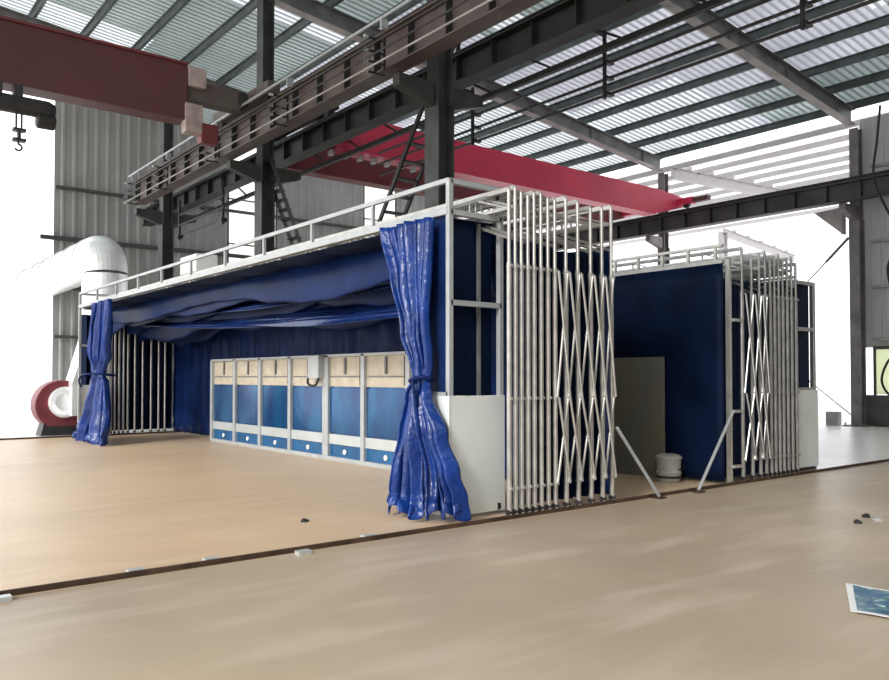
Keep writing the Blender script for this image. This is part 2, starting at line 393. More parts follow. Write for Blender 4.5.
# plate bolted joints on columns
# pale conduit above left runway, conductor bars below
g = MB(); g.tube([(7.50,-3,7.60),(7.50,24.8,7.60)], .03, 8)
for y in (2,5,8,11.1,14.5,18.1,21.5,24.5): g.box(7.48, 7.62, y-.02, y+.02, 7.42, 7.6)
tag(g.build('conduit_pipe', 'frame'), 'thin pale conduit running along the top of the brown runway beam', 'pipe')
t = empty('conductor_bars', (7.25, 12, 6.6), 'three thin crane power bars slung along the brown runway beam', 'power rail')
for i, z in enumerate((6.98, 6.80, 6.62)):
    g = MB(); g.tube([(7.15,3,z),(7.15,24.1,z)], .018, 6); g.build('bar', 'rafter_flange' if i == 2 else 'grime', t)
for y in (4.1, 7.6, 11.1, 14.6, 18.1, 21.6, 24.0):
    g = MB(); g.beam((7.55,y,6.72), (7.55,y,7.30), .04, .04)
    for z in (6.62, 6.80, 6.98, 7.2): g.beam((7.55,y,z), (7.20,y,z), .03, .03)
    o = g.build('bracket', 'grime', t)
    for z in (6.62, 6.80, 6.98, 7.2):
        g = MB(); g.lathe([(.03,-.05),(.03,.02)], (7.20,y,z), 'x', 8); g.build('insulator', 'strip', t)
# bars on the right side of the dark runway, with a drop rod
t = empty('conductor_bars', (10.7, 12, 6.4), 'thin dark crane power bars hanging right of the dark runway beam', 'power rail')
for z in (6.95, 6.68, 6.4):
    g = MB(); g.tube([(10.75,-2,z),(10.75,16,z)], .028, 6); g.build('bar', 'grime', t)
for y in (5.4, 8.9, 12.4):
    g = MB(); g.beam((10.65,y,6.3), (10.65,y,7.5), .05, .05); g.beam((10.3,y,7.4),(10.68,y,7.4), .05,.05)
    for z in (6.95,6.68,6.4): g.beam((10.65,y,z),(10.85,y,z), .09,.05)
    g.build('bracket', 'grime', t)

# ------------------------------------------------------------------ cranes
def girder(x0, x1, y, z0, z1, w, mt, name_, label, taper_r=True, parent=None):
    g = MB(); ys = (y-w/2, y+w/2)
    prof = [(x0,z0),(x1-1.6,z0),(x1,z0+.42),(x1,z1-.1),(x1-1.2,z1),(x0,z1)] if taper_r else [(x0,z0),(x1,z0),(x1,z1),(x0,z1)]
    n = len(prof); vs = [(a,ys[0],b) for a,b in prof]+[(a,ys[1],b) for a,b in prof]
    fs = [tuple(range(n)), tuple(reversed(range(n,2*n)))]+[((i+1)%n, i, i+n, (i+1)%n+n) for i in range(n)]
    g.add(vs, fs); o = g.build('girder', mt, parent, bevel=.01); return o
# right bay: bright girder + maroon girder
t = empty('bridge_crane', (17, 18.2, 7.0), 'crimson bridge crane spanning from the middle columns to the right-hand runway', 'overhead crane')
girder(10.0, 24.3, 17.0, 7.14, 8.02, .45, 'crane_red', '', '', True, t)
g = MB(); g.box(10.0, 22.7, 16.74, 17.26, 7.12, 7.16); g.build('bottom_flange', 'crane_red', t)
o = girder(10.0, 24.2, 19.5, 7.14, 8.0, .45, 'crane_maroon', '', '', True, t)
for x, z in ((9.6, 7.86), (24.15, 7.60)):
    g = MB(); g.box(x-.14, x+.14, 16.2, 20.4, z, z+.22); g.build('end_truck', 'grime' if x < 10 else 'crane_red', t, bevel=.01)
    for y in (16.5, 20.1):
        g = MB(); g.lathe([(.13,-.05),(.13,.05)], (x,y,z), 'x', 16); g.build('wheel', 'grime', t)
for y in (17.0, 19.5):
    g = MB(); g.box(9.7, 10.05, y-.2, y+.2, 7.7, 8.0); g.build('end_bracket', 'grime', t)
g = MB(); g.box(24.05,24.25,15.6,16.2,7.62,7.78); g.build('buffer', 'crane_dull', t)
for i in range(7):
    g = MB(); g.box(9.95+i*.42, 10.03+i*.42, 16.9, 17.1, 6.98, 7.12); g.build('cable_clip', 'frame', t)
# left bay crane
t = empty('bridge_crane', (0, 16.8, 6.9), 'dull dark red bridge crane girder crossing the upper left', 'overhead crane')
girder(-8, 6.2, 16.8, 6.98, 8.15, .5, 'crane_dull', '', '', False, t)
g = MB(); g.box(-8, 6.2, 16.5, 17.1, 8.15, 8.2); g.build('top_flange', 'crane_maroon', t)
g = MB(); g.box(6.2, 7.45, 16.65, 16.95, 7.45, 7.9); g.build('end_box', 'runway', t, bevel=.01)
g = MB(); g.box(7.6, 7.9, 15.6, 18.6, 7.62, 7.9); g.build('end_truck', 'runway', t, bevel=.01)
g = MB(); g.box(7.4, 7.62, 16.6, 17.0, 7.6, 7.85); g.build('end_plate', 'runway_dark', t)
for y in (15.9, 18.3):
    g = MB(); g.lathe([(.14,-.05),(.14,.05)], (7.75,y,7.68), 'x', 16); g.build('wheel', 'grime', t)
for i, (x, z) in enumerate(((6.22,7.72),(6.15,6.72),(6.5,6.55))):
    g = MB(); g.box(x, x+.38, 16.5, 16.75, z, z+.42+.2*(i==1)); g.build('electrical_box', ['cratebox','cratebox','crane_maroon'][i], t, bevel=.01)
# hoist under left girder
t = empty('hoist', (2.9, 16.6, 6.2), 'black hoist with hook block hanging under the dull red girder at the left edge', 'hoist')
g = MB(); g.lathe([(.16,-.95),(.17,-.9),(.17,.5),(.12,.62)], (3.0,16.6,6.62), 'x', 16); g.build('drum', 'grime', t)
g = MB(); g.lathe([(.12,0),(.15,.03),(.15,.30),(.12,.33)], (3.3,16.6,6.40), 'x', 16); g.build('motor', 'black', t)
g = MB(); g.box(1.6, 2.7, 16.45, 16.75, 6.75, 6.98); g.box(2.9, 3.05, 16.5, 16.7, 6.75, 6.98); g.build('trolley', 'grime', t)
g = MB(); g.tube([(2.95,16.55,6.5),(2.95,16.55,6.15)], .02, 6); g.tube([(3.05,16.6,6.5),(3.05,16.6,6.15)], .02, 6); g.build('wire_rope', 'grime', t)
g = MB(); g.box(2.90,3.12,16.52,16.68,6.12,6.17); g.box(2.98,3.03,16.52,16.68,5.98,6.12); g.box(2.90,3.12,16.52,16.68,5.93,5.98); g.build('hook_block', 'grime', t)
pts = [(3.0+.07*math.sin(a), 16.6, 5.80-.07*math.cos(a)) for a in [math.radians(d) for d in range(-60, 171, 20)]]
g = MB(); g.tube([(3.0,16.6,5.95),(3.0,16.6,5.88)]+[(3.0+.06*math.cos(math.radians(d)), 16.6, 5.82+.06*math.sin(math.radians(d))) for d in range(90,-180,-25)], .02, 6); g.build('hook', 'grime', t)

# access ladder near second girder, knee brace ladder
def ladder(p, q, side, n, w, label, r=.035):
    p = Vector(p); q = Vector(q); sd = Vector(side).normalized()*w/2
    t = empty('access_ladder', p, label, 'ladder')
    for s_ in (-1, 1):
        g = MB(); g.beam(p+sd*s_, q+sd*s_, .05, .09); g.build('stringer', 'grime', t)
    for i in range(n):
        c = p.lerp(q, (i+.5)/n); g = MB(); g.beam(c-sd, c+sd, .18, .03); g.build('rung', 'grime', t)
ladder((9.6, 14.3, 4.2), (9.6, 12.25, 6.95), (1,0,0), 9, .55, 'dark steep steel ladder beside the column, rising over the booth rail')
ladder((9.3, 17.5, 4.8), (8.75, 18.0, 6.9), (0,1,0), 9, .4, 'dark ladder-like knee brace on the middle column')
t = empty('cable_rack', (8.6, 22, 6.2), 'small dark cable rack hanging below the brown runway beam', 'rack')
for z in (5.75, 6.05, 6.35): 
    g = MB(); g.beam((8.6,20.2,z),(8.6,23.6,z),.04,.04); g.build('bar','grime',t)
for y in (20.3, 23.5):
    g = MB(); g.beam((8.6,y,5.6),(8.6,y,6.8),.06,.06); g.box(8.52,8.68,y-.09,y+.09,5.66,5.76); g.build('hanger','grime',t)
# angled steel beside near column top
g = MB(); g.beam((9.6,12.6,6.9),(9.9,11.9,8.3),.07,.07); g.beam((10.2,12.6,6.9),(9.9,11.9,8.3),.07,.07); g.beam((9.6,12.6,7.6),(10.2,12.2,7.6),.05,.05)
g.build('strut', 'grime', t2)

# cross brace between right columns
t = empty('cross_brace', (24.9, 14.6, 0.3), 'thin diagonal brace rods between the two right-hand columns', 'brace')
g = MB(); g.tube([(25,11.3,5.8),(25,12.0,5.13)], .045, 8); g.tube([(25,12.0,5.13),(25,12.9,4.28)], .022, 8); g.build('rod', 'rafter', t)
g = MB(); g.tube([(25,11.3,.35),(25,17.9,5.6)], .02, 8); g.build('rod', 'rafter_flange', t)
g = MB(); g.box(24.7,24.95,11.35,11.4,5.9,6.75); g.add([(24.9,11.4,5.9),(24.9,12.3,6.7),(24.9,11.4,6.75),(24.85,11.4,5.9),(24.85,12.3,6.7),(24.85,11.4,6.75)],[(0,1,2),(5,4,3),(0,3,4,1),(1,4,5,2),(2,5,3,0)]); g.build('gusset', 'rafter_flange', t)
g = MB(); g.box(24.85,25.1,11.62,12.0,0,.42); tag(g.build('junction_box', 'rafter_flange', bevel=.01), 'small grey box on the pale floor left of the tall column foot', 'box')

# hanging cable on right
t = MB(); pts = [(23.6,9.75,9.2),(23.6,9.85,8.2),(23.6,9.95,7.2),(23.6,9.6,6.2),(23.6,9.2,5.4),(23.6,9.6,4.6),(23.6,9.45,3.6),(23.6,9.5,2.9),(23.6,9.35,2.3),(23.6,9.65,1.9),(23.6,9.8,1.4),(23.6,9.6,1.0),(23.6,9.2,.85),(23.6,8.9,1.1)]
def smoothpts(p, n=6):
    P = [Vector(a) for a in p]; out = []
    for i in range(len(P)-1):
        a, b, c, d = P[max(i-1,0)], P[i], P[i+1], P[min(i+2,len(P)-1)]
        for j in range(n):
            s = j/n; out.append(.5*((2*b)+(c-a)*s+(2*a-5*b+4*c-d)*s*s+(3*b-a-3*c+d)*s**3))
    return out+[P[-1]]
t.tube(smoothpts(pts), .035, 8); tag(t.build('hanging_cable', 'black', smooth=True), 'thick black cable hanging and looping down before the right side wall', 'cable')

# ------------------------------------------------------------------ floor rails
def floor_rail(y, x0, x1, label):
    t = empty('floor_rail', ((x0+x1)/2, y, 0), label, 'rail')
    g = MB(); g.box(x0, x1, y-.028, y+.028, 0, .006); g.box(x0, x1, y-.012, y+.012, .006, .04)
    g.build('track', 'rail', t); return t
t = floor_rail(6.15, -3, 25.8, 'rusty floor rail running in front of both booths')
for x in (1.03, 1.98, 2.58, 3.3, 4.1):
    g = MB(); g.box(x-.07, x+.05, 6.22 if x not in (1.03,3.3) else 6.0, 6.30 if x not in (1.03,3.3) else 6.08, 0, .03); g.build('rail_clip', 'strip', t)
floor_rail(21.38, -3, 13.2, 'thin dark floor rail at the back, by the pale floor')
# crumbs
def lump(x, y, r, h, mt, label, name_='debris', seed=0, cat='debris'):
    g = MB()
    def fn(u, v):
        a = 2*math.pi*u; e = v*math.pi/2; n = noise.noise(Vector((math.cos(a)*2+seed, math.sin(a)*2, v*2)))*.45+1
        return (x+r*n*math.cos(a)*math.cos(e), y+r*n*math.sin(a)*math.cos(e), h*math.sin(e)*n)
    g.grid(fn, 12, 5); tag(g.build(name_, mt), label, cat)
lump(4.03, 7.37, .045, .03, 'grime', 'tiny dark lump on the tan floor inside the rail', 'floor_debris')
for i, (x, y, r, mt, l) in enumerate(((8.42,3.75,.04,'grime','dark scrap leftmost in the small heap on the right floor'), (8.72,3.68,.06,'rafter_flange','grey scrap nearest the middle of the small heap on the right floor'), (8.85,3.85,.05,'grime','dark scrap at the back of the small heap on the right floor'), (8.95,3.60,.05,'tube','pale metal scrap rightmost in the small heap on the right floor'))):
    lump(x, y, r, .035, mt, l, 'floor_debris', i*3.1)
# printed sheet on the floor
P = [(5.19,2.36),(5.30,1.55),(5.98,1.75),(5.88,2.71)]
t = empty('printed_sheet', (5.55,2.2,0), 'blue printed sheet with white border lying on the floor at the right edge', 'poster')
def bil(u, v): 
    a = Vector(P[0]).lerp(Vector(P[1]), u); b = Vector(P[3]).lerp(Vector(P[2]), u); return a.lerp(b, v)
def shz(u, v): return .008+.02*abs(noise.noise(Vector((u*3,v*3,1))))+(.03*(1-v*6) if v < .16 and u < .4 else 0)*u
g = MB(); g.grid(lambda u, v: (*bil(u, v), shz(u, v)), 14, 12); g.build('paper', 'white', t, thick=.002)
g = MB(); g.grid(lambda u, v: (*bil(.05+.92*u, .06+.88*v), shz(.05+.92*u, .06+.88*v)+.003), 14, 12); g.build('picture', 'print', t)

# ------------------------------------------------------------------ retractable frames
def scissor(g_parent, xa, xb, y, z0, z1, mt='tube'):
    g = MB(); g.tube([(xa,y-.036,z0),(xb,y-.036,z1)],.014,8); g.build('scissor_arm', mt, g_parent)
    g = MB(); g.tube([(xa,y-.062,z1),(xb,y-.062,z0)],.014,8); g.build('scissor_arm', mt, g_parent)
    g = MB(); g.lathe([(.014,-.01),(.014,.03)], ((xa+xb)/2, y-.05, (z0+z1)/2), 'y', 8); g.build('pivot', mt, g_parent)
def frame(x, yn, yf, H, label, group, nx=None, mt='tube'):
    t = empty('portal_frame', (x, yn, 0), label, 'frame', group)
    for y in (yn, yf):
        g = MB(); g.tube([(x,y,.045),(x,y,2.72)],.028,12); g.tube([(x,y,2.72),(x,y,H)],.021,10); g.build('post', mt, t)
        g = MB(); g.lathe([(.03,-.03),(.03,.03)], (x,y,.072), 'x', 12); g.build('wheel', 'grime', t)
        for z in (1.27, 2.68, .32):
            g = MB(); g.lathe([(.016,-.05),(.016,.03)], (x,y,z), 'y', 8); g.build('joint_bolt', mt, t)
    g = MB(); g.beam((x,yn,H),(x,yf,H),.04,.05); g.beam((x,yn,H-.2),(x,yf,H-.2),.035,.035); 
    n = 12
    for i in range(n):
        a = yn+(yf-yn)*i/n; b = yn+(yf-yn)*(i+.5)/n
        g.beam((x,a,H-.2),(x,b,H),.02,.02); g.beam((x,b,H),(x,b,H-.2),.02,.02)
    g.beam((x,yn,H-.52),(x,yn+.8,H-.22),.03,.03); g.beam((x,yf,H-.52),(x,yf-.8,H-.22),.03,.03)
    g.build('roof_truss', mt, t)
    if nx is not None:
        if nx-x > .15:
            scissor(t, x, nx, yn, 1.27, 2.68, mt); scissor(t, x, nx, yn, .32, 1.27, mt)
    return t
YN, YF = 6.15, 21.38
FX = [5.79,5.88,5.97,6.07,6.165,6.27,6.38,6.49,6.67,6.87,7.09,7.29,7.46]
for i, x in enumerate(FX):
    H = 3.5+.03*math.sin(i*1.7)
    frame(x, YN, YF, H, 'folded galvanised portal frame of the near booth, %s from the white panel' % (ORD[i]), 'folded frames of the near booth', FX[i+1] if i < len(FX)-1 else None)
# side tarp behind the folded posts: concertina sheet, per booth side
def concertina(x0, x1, y, z0, z1, n, amp, mt, name_='side_tarpaulin', parent=None, sign=1):
    g = MB(); nz = 14
    def fn(u, v):
        w = abs(((u*n) % 1)*2-1); z = z0+(z1-z0)*v
        dx = .02*noise.noise(Vector((u*9, v*4, y)))
        return (x0+(x1-x0)*u+dx, y+sign*amp*w*(1+.4*noise.noise(Vector((u*7,v*3,x0)))), z)
    g.grid(fn, n*6, nz); return g.build(name_, mt, parent, thick=.004)
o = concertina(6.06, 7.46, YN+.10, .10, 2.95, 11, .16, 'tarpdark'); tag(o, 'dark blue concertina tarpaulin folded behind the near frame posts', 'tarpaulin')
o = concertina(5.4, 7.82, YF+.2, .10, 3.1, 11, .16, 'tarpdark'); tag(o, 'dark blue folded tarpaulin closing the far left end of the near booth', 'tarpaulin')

# ------------------------------------------------------------------ near booth fixed portal (mouth)
X0, X1, YA, YB = 5.26, 5.98, 6.50, 21.2
t = empty('booth_frame', (5.5, 13.8, 0), 'pale steel fixed front frame of the near booth with guard rail', 'booth frame')
for x in (X0, X1):
    for y in (YA, YB):
        g = MB(); g.box(x-.03, x+.03, y-.03, y+.03, .03, 3.60); g.build('post', 'frame', t, bevel=.005)
g = MB(); g.box(X0-.04, X0+.04, YA, YB, 3.22, 3.30); g.build('front_beam', 'frame', t, bevel=.004)
g = MB(); g.box(X1-.04, X1+.04, YA, YB, 3.22, 3.30); g.build('rear_beam', 'frame', t, bevel=.004)
g = MB(); g.box(X0-.025, X0+.025, YA, YB, 3.56, 3.61); g.build('guard_rail', 'frame', t)
for y in (7.96, 9.44, 10.89, 12.31, 13.8, 15.3, 16.7, 18.2, 19.7):
    g = MB(); g.box(X0-.02, X0+.02, y-.02, y+.02, 3.30, 3.56); g.build('guard_post', 'frame', t)
for y in (YA, YB):
    for z in (3.25, 3.58, 2.29):
        g = MB(); g.box(X0, X1, y-.03, y+.03, z-.03, z+.025); g.build('crossbar', 'frame', t)
    g = MB(); g.beam((X0,y,3.28),(X1,y,3.55),.03,.035); g.build('diagonal_brace', 'frame', t)
    g = MB(); g.box(X0+.46, X0+.49, y+.06 if y == YA else y-.1, y+.10 if y == YA else y-.06, 1.3, 3.2); g.build('inner_stile', 'rafter', t)
g = MB(); y = YA+1
while y < YB: g.box(X0, X1, y-.03, y+.03, 3.22, 3.27); y += 1.48
g.build('roof_bar', 'frame', t)
# white galvanised panels low at corner
g = MB(); g.box(X0-.03, X1+.03, YA-.045, YA-.02, .04, 1.30); g.box(X0-.045, X0-.02, YA-.045, YA+.5, .04, 1.30); g.build('lower_panel', 'zinc', t, bevel=.003)
g = MB(); g.box(X0-.03, X1+.03, YB+.02, YB+.045, .10, 1.30); g.build('lower_panel', 'zinc', t, bevel=.003)
g = MB(); g.box(X0, X0+.0, YA, YA, 0, 0) if False else g.box(X0-.02, X0+.0, YA+.43, YA+.5, 1.3, 3.22); g.box(X0-.03, X0+.03, YA, YA+.5, 1.28, 1.34); g.build('jamb', 'frame', t)
g = MB(); g.box(X0+.01, X0+.02, YA+.03, YA+.46, 1.32, 3.22); g.build('jamb_sheet', 'tarp', t)
g = MB(); g.box(X0+.02, X1-.02, YA+.12, YA+.13, 1.3, 3.22); g.build('end_sheet', 'tarpdark', t)
for y in (YA, YB):
    g = MB(); g.lathe([(.06,-.02),(.06,.02)], (X0+.06,y,.085), 'x', 14); g.lathe([(.06,-.02),(.06,.02)], (X1-.06,y,.085), 'x', 14)
    g.box(X0-.03, X1+.03, y-.035, y+.035, .08, .13); g.build('sill', 'grime', t)
g = MB()
g.grid(lambda u, v: (X0+.02+(X1-X0-.04)*u, YA+.05+(YB-YA-.1)*v, 3.19-.05*math.sin(math.pi*u)*abs(math.sin(v*math.pi*10))), 8, 120)
g.build('roof_sheet', 'tarpdark', t, thick=.004)

# roof tarpaulin, hanging in swags between the folded frames
g = MB()
def swag(u, v):
    n = len(FX)-1; p = u*n; i = min(int(p), n-1); f = p-i
    x = FX[i]+(FX[i+1]-FX[i])*f
    Y = YN+.9+(YF-YN-1.0)*v
    D = (.35+.28*math.sin(v*math.pi*2.1+i*.8)*math.sin(v*5.3+i*1.9)+.32*noise.noise(Vector((i*1.7,v*3,3)))+.12)
    D = max(.1, D)*(.75+.05*i)
    bell = math.sin(math.pi*f)
    D = D*(1+.10*noise.noise(Vector((v*16,i*2.3,1))))
    return (x+.06*noise.noise(Vector((i*2.1,v*6,5)))*bell, Y, 3.24-D*bell**.8)
g.grid(swag, (len(FX)-1)*8, 220)
tag(g.build('roof_tarpaulin', 'tarp', smooth=True, thick=.004), 'shiny blue tarpaulin sagging in folds from the near booth roof frames', 'tarpaulin')
# one long loose fold slung lower across the mouth
def sling(x, ya, yb, za, zb, sag, w, seed):
    g = MB()
    def fn(u, v):
        Y = ya+(yb-ya)*u; z = za+(zb-za)*u-sag*math.sin(math.pi*u)
        a = v*math.pi*5+seed+u*1.5
        wv = w*(1-.75*u)
        rd = abs(math.sin(a))**.6
        return (x+(v-.5)*.5*(1-.4*u)+.03*noise.noise(Vector((u*4,v*9,seed))), Y, z+wv*(v-.5)-.09*(1-.5*u)*rd+.03*noise.noise(Vector((u*5,v*8,seed+9))))
    g.grid(fn, 110, 60); return g
for i, (a, l) in enumerate((((6.2, 7.0, 17.6, 2.95, 2.86, .06, .34, 1.), 'upper loose fold of blue sheeting slung behind the booth mouth beam'),
              ((6.3, 7.2, 19.4, 2.52, 2.80, .10, .36, 4.), 'lowest long blue fold sagging above the filter wall'))):
    tag(sling(*a).build('slung_fold', 'fold', smooth=True, thick=.004), l, 'tarpaulin', 'loose folds under the near booth roof')

# rear tarp wall behind the filter wall
g = MB()
def rear(u, v):
    Y = 6.4+(15.2)*u; z = .04+3.1*v
    fx = .02*math.sin(u*150)+.04*noise.noise(Vector((u*26,v*2.5,2)))+.03*noise.noise(Vector((u*60,v*8,4)))
    return (7.78+fx, Y, z)
g.grid(rear, 420, 24); tag(g.build('rear_tarpaulin', 'tarp', smooth=True, thick=.004), 'wrinkled blue tarpaulin wall hanging behind the filter panels', 'tarpaulin')

# ------------------------------------------------------------------ filter wall
FXP = 7.42
t = empty('filter_wall', (7.42, 13.9, 0), 'long low filter wall of cream and blue panels inside the near booth', 'filter wall')
ys = [18.0, 16.72, 15.45, 14.12, 12.72, 11.47, 10.16, 8.9]
for i in range(len(ys)-1):
    b, a = ys[i], ys[i+1]
    x = FXP
    g = MB(); g.box(x, x+.03, a, b, 1.33, 1.86)
    g.build('cream_panel', 'cream', t)
    g = MB(); g.box(x+.005, x+.03, a, b, .47, 1.33); g.box(x-.015, x+.005, a+.08, b-.08, .5, 1.30); g.build('blue_panel', 'film', t, bevel=.004)
    g = MB(); g.box(x-.03, x+.03, a+.03, b-.03, .29, .47); g.build('pale_strip', 'strip', t, bevel=.004)
    g = MB(); g.box(x, x+.03, a, b, .06, .29); g.build('kick_panel', 'film2', t)
    g = MB(); g.lathe([(.045,-.02),(.05,.0),(.03,.02)], (x-.01, (a+b)/2, .17), 'x', 12); g.build('knob', 'white', t)
    g = MB(); c = (a+b)/2
    g.box(x-.03, x, c-.025, c+.025, 1.55, 1.84); g.box(x-.02, x, a+.1, b-.1, 1.50, 1.52); g.build('hook', 'rafter', t)
    g = MB(); g.box(x-.03, x+.0, a+.07, a+.13, 1.36, 1.84); g.build('clamp_bar', 'rail', t)
for i, y in enumerate(ys):
    w = .055 if i not in (4,) else .10
    g = MB(); g.box(FXP-.06, FXP+.04, y-w, y+w, .02, 1.90); g.build('stile', 'frame', t, bevel=.004)
g = MB(); g.box(FXP-.06, FXP+.05, ys[-1], ys[0], 1.86, 1.91); g.build('top_rail', 'frame', t, bevel=.004)
g = MB(); g.box(FXP-.07, FXP+.05, ys[-1], ys[0], .0, .07); g.build('bottom_rail', 'frame', t, bevel=.004)
t = empty('control_box', (7.3, 12.95, 1.45), 'small pale control box mounted at the top middle of the filter wall', 'box')
g = MB(); g.box(7.24, 7.36, 12.76, 13.15, 1.47, 1.90); g.build('case', 'frame', t, bevel=.01)
g = MB(); g.tube(smoothpts([(7.25,13.15,1.48),(7.22,13.1,1.38),(7.22,12.95,1.34),(7.22,12.8,1.36),(7.25,12.75,1.48)]), .022, 6); g.build('cable_loop', 'black', t)

# ------------------------------------------------------------------ tied curtains
def curtain(rows, nf, label, tie, mt='curtain', seed=0., tie_mt='tarp', bow=0.):
    # rows: (z, (xl,yl), (xr,yr), amp)
    t = empty('tied_curtain', (rows[-1][1][0], rows[-1][1][1], 0), label, 'curtain')
    zs = [r[0] for r in rows]
    def row(v):
        p = v*(len(rows)-1); i = min(int(p), len(rows)-2); f = p-i; f = f*f*(3-2*f)
        a, b = rows[i], rows[i+1]
        z = a[0]+(b[0]-a[0])*(p-i)
        return z, Vector(a[1]).lerp(Vector(b[1]), f), Vector(a[2]).lerp(Vector(b[2]), f), a[3]+(b[3]-a[3])*f
    g = MB()
    def fn(u, v):
        z, l, r, am = row(v)
        c = l.lerp(r, u); d = (r-l).normalized(); n = Vector((-d.y, d.x))
        ph = u*nf*2*math.pi+1.2*noise.noise(Vector((u*3,v*2.5,seed)))+seed
        o = am*(math.sin(ph)+.45*math.sin(ph*2.3+v*3))+am*1.2*noise.noise(Vector((u*8,v*7,seed+2)))
        s = am*.5*math.sin(ph*2+1)
        c = c+n*o+d*s
        if bow: c = c+Vector((-.75,-.66))*bow*math.sin(math.pi*u)*max(0,(v-.5)*2)
        zz = z
        if v > .93: zz = max(.012, z+.05*math.sin(ph*1.3))
        return (c.x, c.y, zz+.02*noise.noise(Vector((u*9,v*9,seed))))
    g.grid(fn, nf*16, 90); g.build('sheet', mt, t, smooth=True, thick=.004)
    tz, tl, tr, _ = row(tie)
    c = (tl+tr)/2; rad = (tr-tl).length/2+.03
    g = MB(); pts = [(c.x+rad*math.cos(a)*.7, c.y+rad*math.sin(a), tz+.02*math.sin(a*2)) for a in [2*math.pi*i/20 for i in range(21)]]
    g.tube(pts, .022, 6); g.tube(smoothpts([(c.x-rad*.7,c.y,tz),(c.x-rad*.9,c.y-.05,tz-.12),(c.x-rad*.8,c.y-.08,tz-.28)]), .018, 6)
    g.build('tie_cord', tie_mt, t, smooth=True)
xm = 5.13
curtain([(3.20,(xm,7.60),(xm,6.66),.04),(2.6,(xm-.02,7.36),(xm-.02,6.66),.045),(2.0,(xm-.03,7.10),(xm-.03,6.68),.045),(1.62,(xm-.02,6.97),(xm-.02,6.66),.035),
         (1.48,(xm-.02,6.92),(xm-.02,6.68),.03),(1.30,(xm-.05,6.99),(xm-.04,6.62),.045),(.9,(xm-.08,7.12),(xm-.02,6.40),.055),(.5,(xm-.12,7.18),(xm+.10,6.30),.06),(.25,(xm-.14,7.24),(xm+.16,6.26),.06),(.08,(xm-.2,7.22),(xm+.18,6.24),.06)],
        6, 'glossy blue curtain tied beside the white corner panel, flaring onto the floor', .445, seed=1.3, bow=.25)
xm = 5.12
curtain([(3.20,(xm,19.3),(xm,18.0),.06),(2.6,(xm,19.5),(xm,18.1),.07),(2.0,(xm,19.5),(xm,18.3),.07),(1.65,(xm,19.5),(xm,18.5),.04),(1.55,(xm,19.45),(xm,18.55),.04),(1.4,(xm,19.55),(xm,18.4),.06),(.8,(xm,20.0),(xm,18.2),.09),(.3,(xm-.05,20.4),(xm-.05,18.0),.1),(.03,(xm-.1,20.6),(xm-.1,17.9),.1)],
        7, 'blue curtain tied at the far left end of the booth mouth', .5, seed=5.1)

# ------------------------------------------------------------------ far booth (mirrored)
t2b = empty('booth_frame', (12.3, 13.8, 0), 'fixed end frame of the right-hand booth with white lower panel', 'booth frame')
XA, XB = 12.16, 12.84
for x in (XA, XB):
    for y in (6.40, YB):
        g = MB(); g.box(x-.035, x+.035, y-.035, y+.035, .03, 3.05); g.build('post', 'tubedim', t2b, bevel=.004)
for z in (3.02, 2.27, 1.30):
    g = MB(); g.box(XA, XB, 6.37, 6.43, z-.03, z+.03); g.build('crossbar', 'tubedim', t2b)
g = MB(); g.box(XA-.02, XB+.04, 6.34, 6.365, .06, 1.29); g.build('lower_panel', 'zinc', t2b)
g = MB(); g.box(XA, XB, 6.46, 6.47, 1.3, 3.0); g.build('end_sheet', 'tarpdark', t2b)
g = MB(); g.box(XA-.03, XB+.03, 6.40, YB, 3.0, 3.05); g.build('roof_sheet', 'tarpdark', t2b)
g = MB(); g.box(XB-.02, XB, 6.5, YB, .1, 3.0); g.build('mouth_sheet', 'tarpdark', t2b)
g = MB(); g.box(XA-.03, XB+.03, 6.37, 6.43, 0, .06); g.build('sill', 'grime', t2b)
FX2 = [10.05,10.31,10.56,10.77,10.93,11.07,11.19,11.31,11.43,11.56,11.69,11.82]
for i, x in enumerate(FX2):
    if i == 0: continue
    frame(x, YN, YF, 3.28+.05*math.sin(i*2.1), 'folded galvanised portal frame of the right-hand booth, %s from the blue end sheet' % ORD[i-1], 'folded frames of the right-hand booth', FX2[i+1] if i < len(FX2)-1 else None, 'tubedim')
# lead frame with the end tarpaulin
tl = empty('portal_frame', (10.05, 6.3, 0), 'end frame of the right-hand booth at the edge of the navy end sheet', 'frame')
for y in (6.20, YF):
    g = MB(); g.box(10.02, 10.08, y-.03, y+.03, 0.0, 3.15); g.build('post', 'tube', tl)
for z in (2.3, 1.02, .25):
    g = MB(); g.box(10.08, 10.28, 6.13, 6.17, z-.02, z+.02); g.build('tie_bar', 'tube', tl)
g = MB(); g.box(10.02, 10.08, 6.28, YF, 3.10, 3.16); g.box(10.02, 10.08, 6.28, YF, 3.34, 3.38)
y = 6.4
while y < YF: g.box(10.03, 10.07, y-.02, y+.02, 3.16, 3.34); y += .45
g.build('roof_truss', 'tube', tl)
g = MB()
def endt(u, v):
    Y = 6.24+(YF-6.3)*u; z = .04+3.06*v
    return (9.98+.015*noise.noise(Vector((u*40,v*2,7))), Y, z)
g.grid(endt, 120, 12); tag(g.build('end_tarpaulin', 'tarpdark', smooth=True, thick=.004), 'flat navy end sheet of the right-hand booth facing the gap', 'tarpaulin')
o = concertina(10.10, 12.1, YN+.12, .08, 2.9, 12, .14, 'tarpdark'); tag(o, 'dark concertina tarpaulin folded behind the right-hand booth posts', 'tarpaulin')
# khaki board in the gap
g = MB(); g.box(9.86, 9.90, 7.16, 8.12, 0.0, 1.80); tag(g.build('board_panel', 'khaki', bevel=.004), 'tall grey-khaki board leaning on the navy end sheet in the gap', 'board')
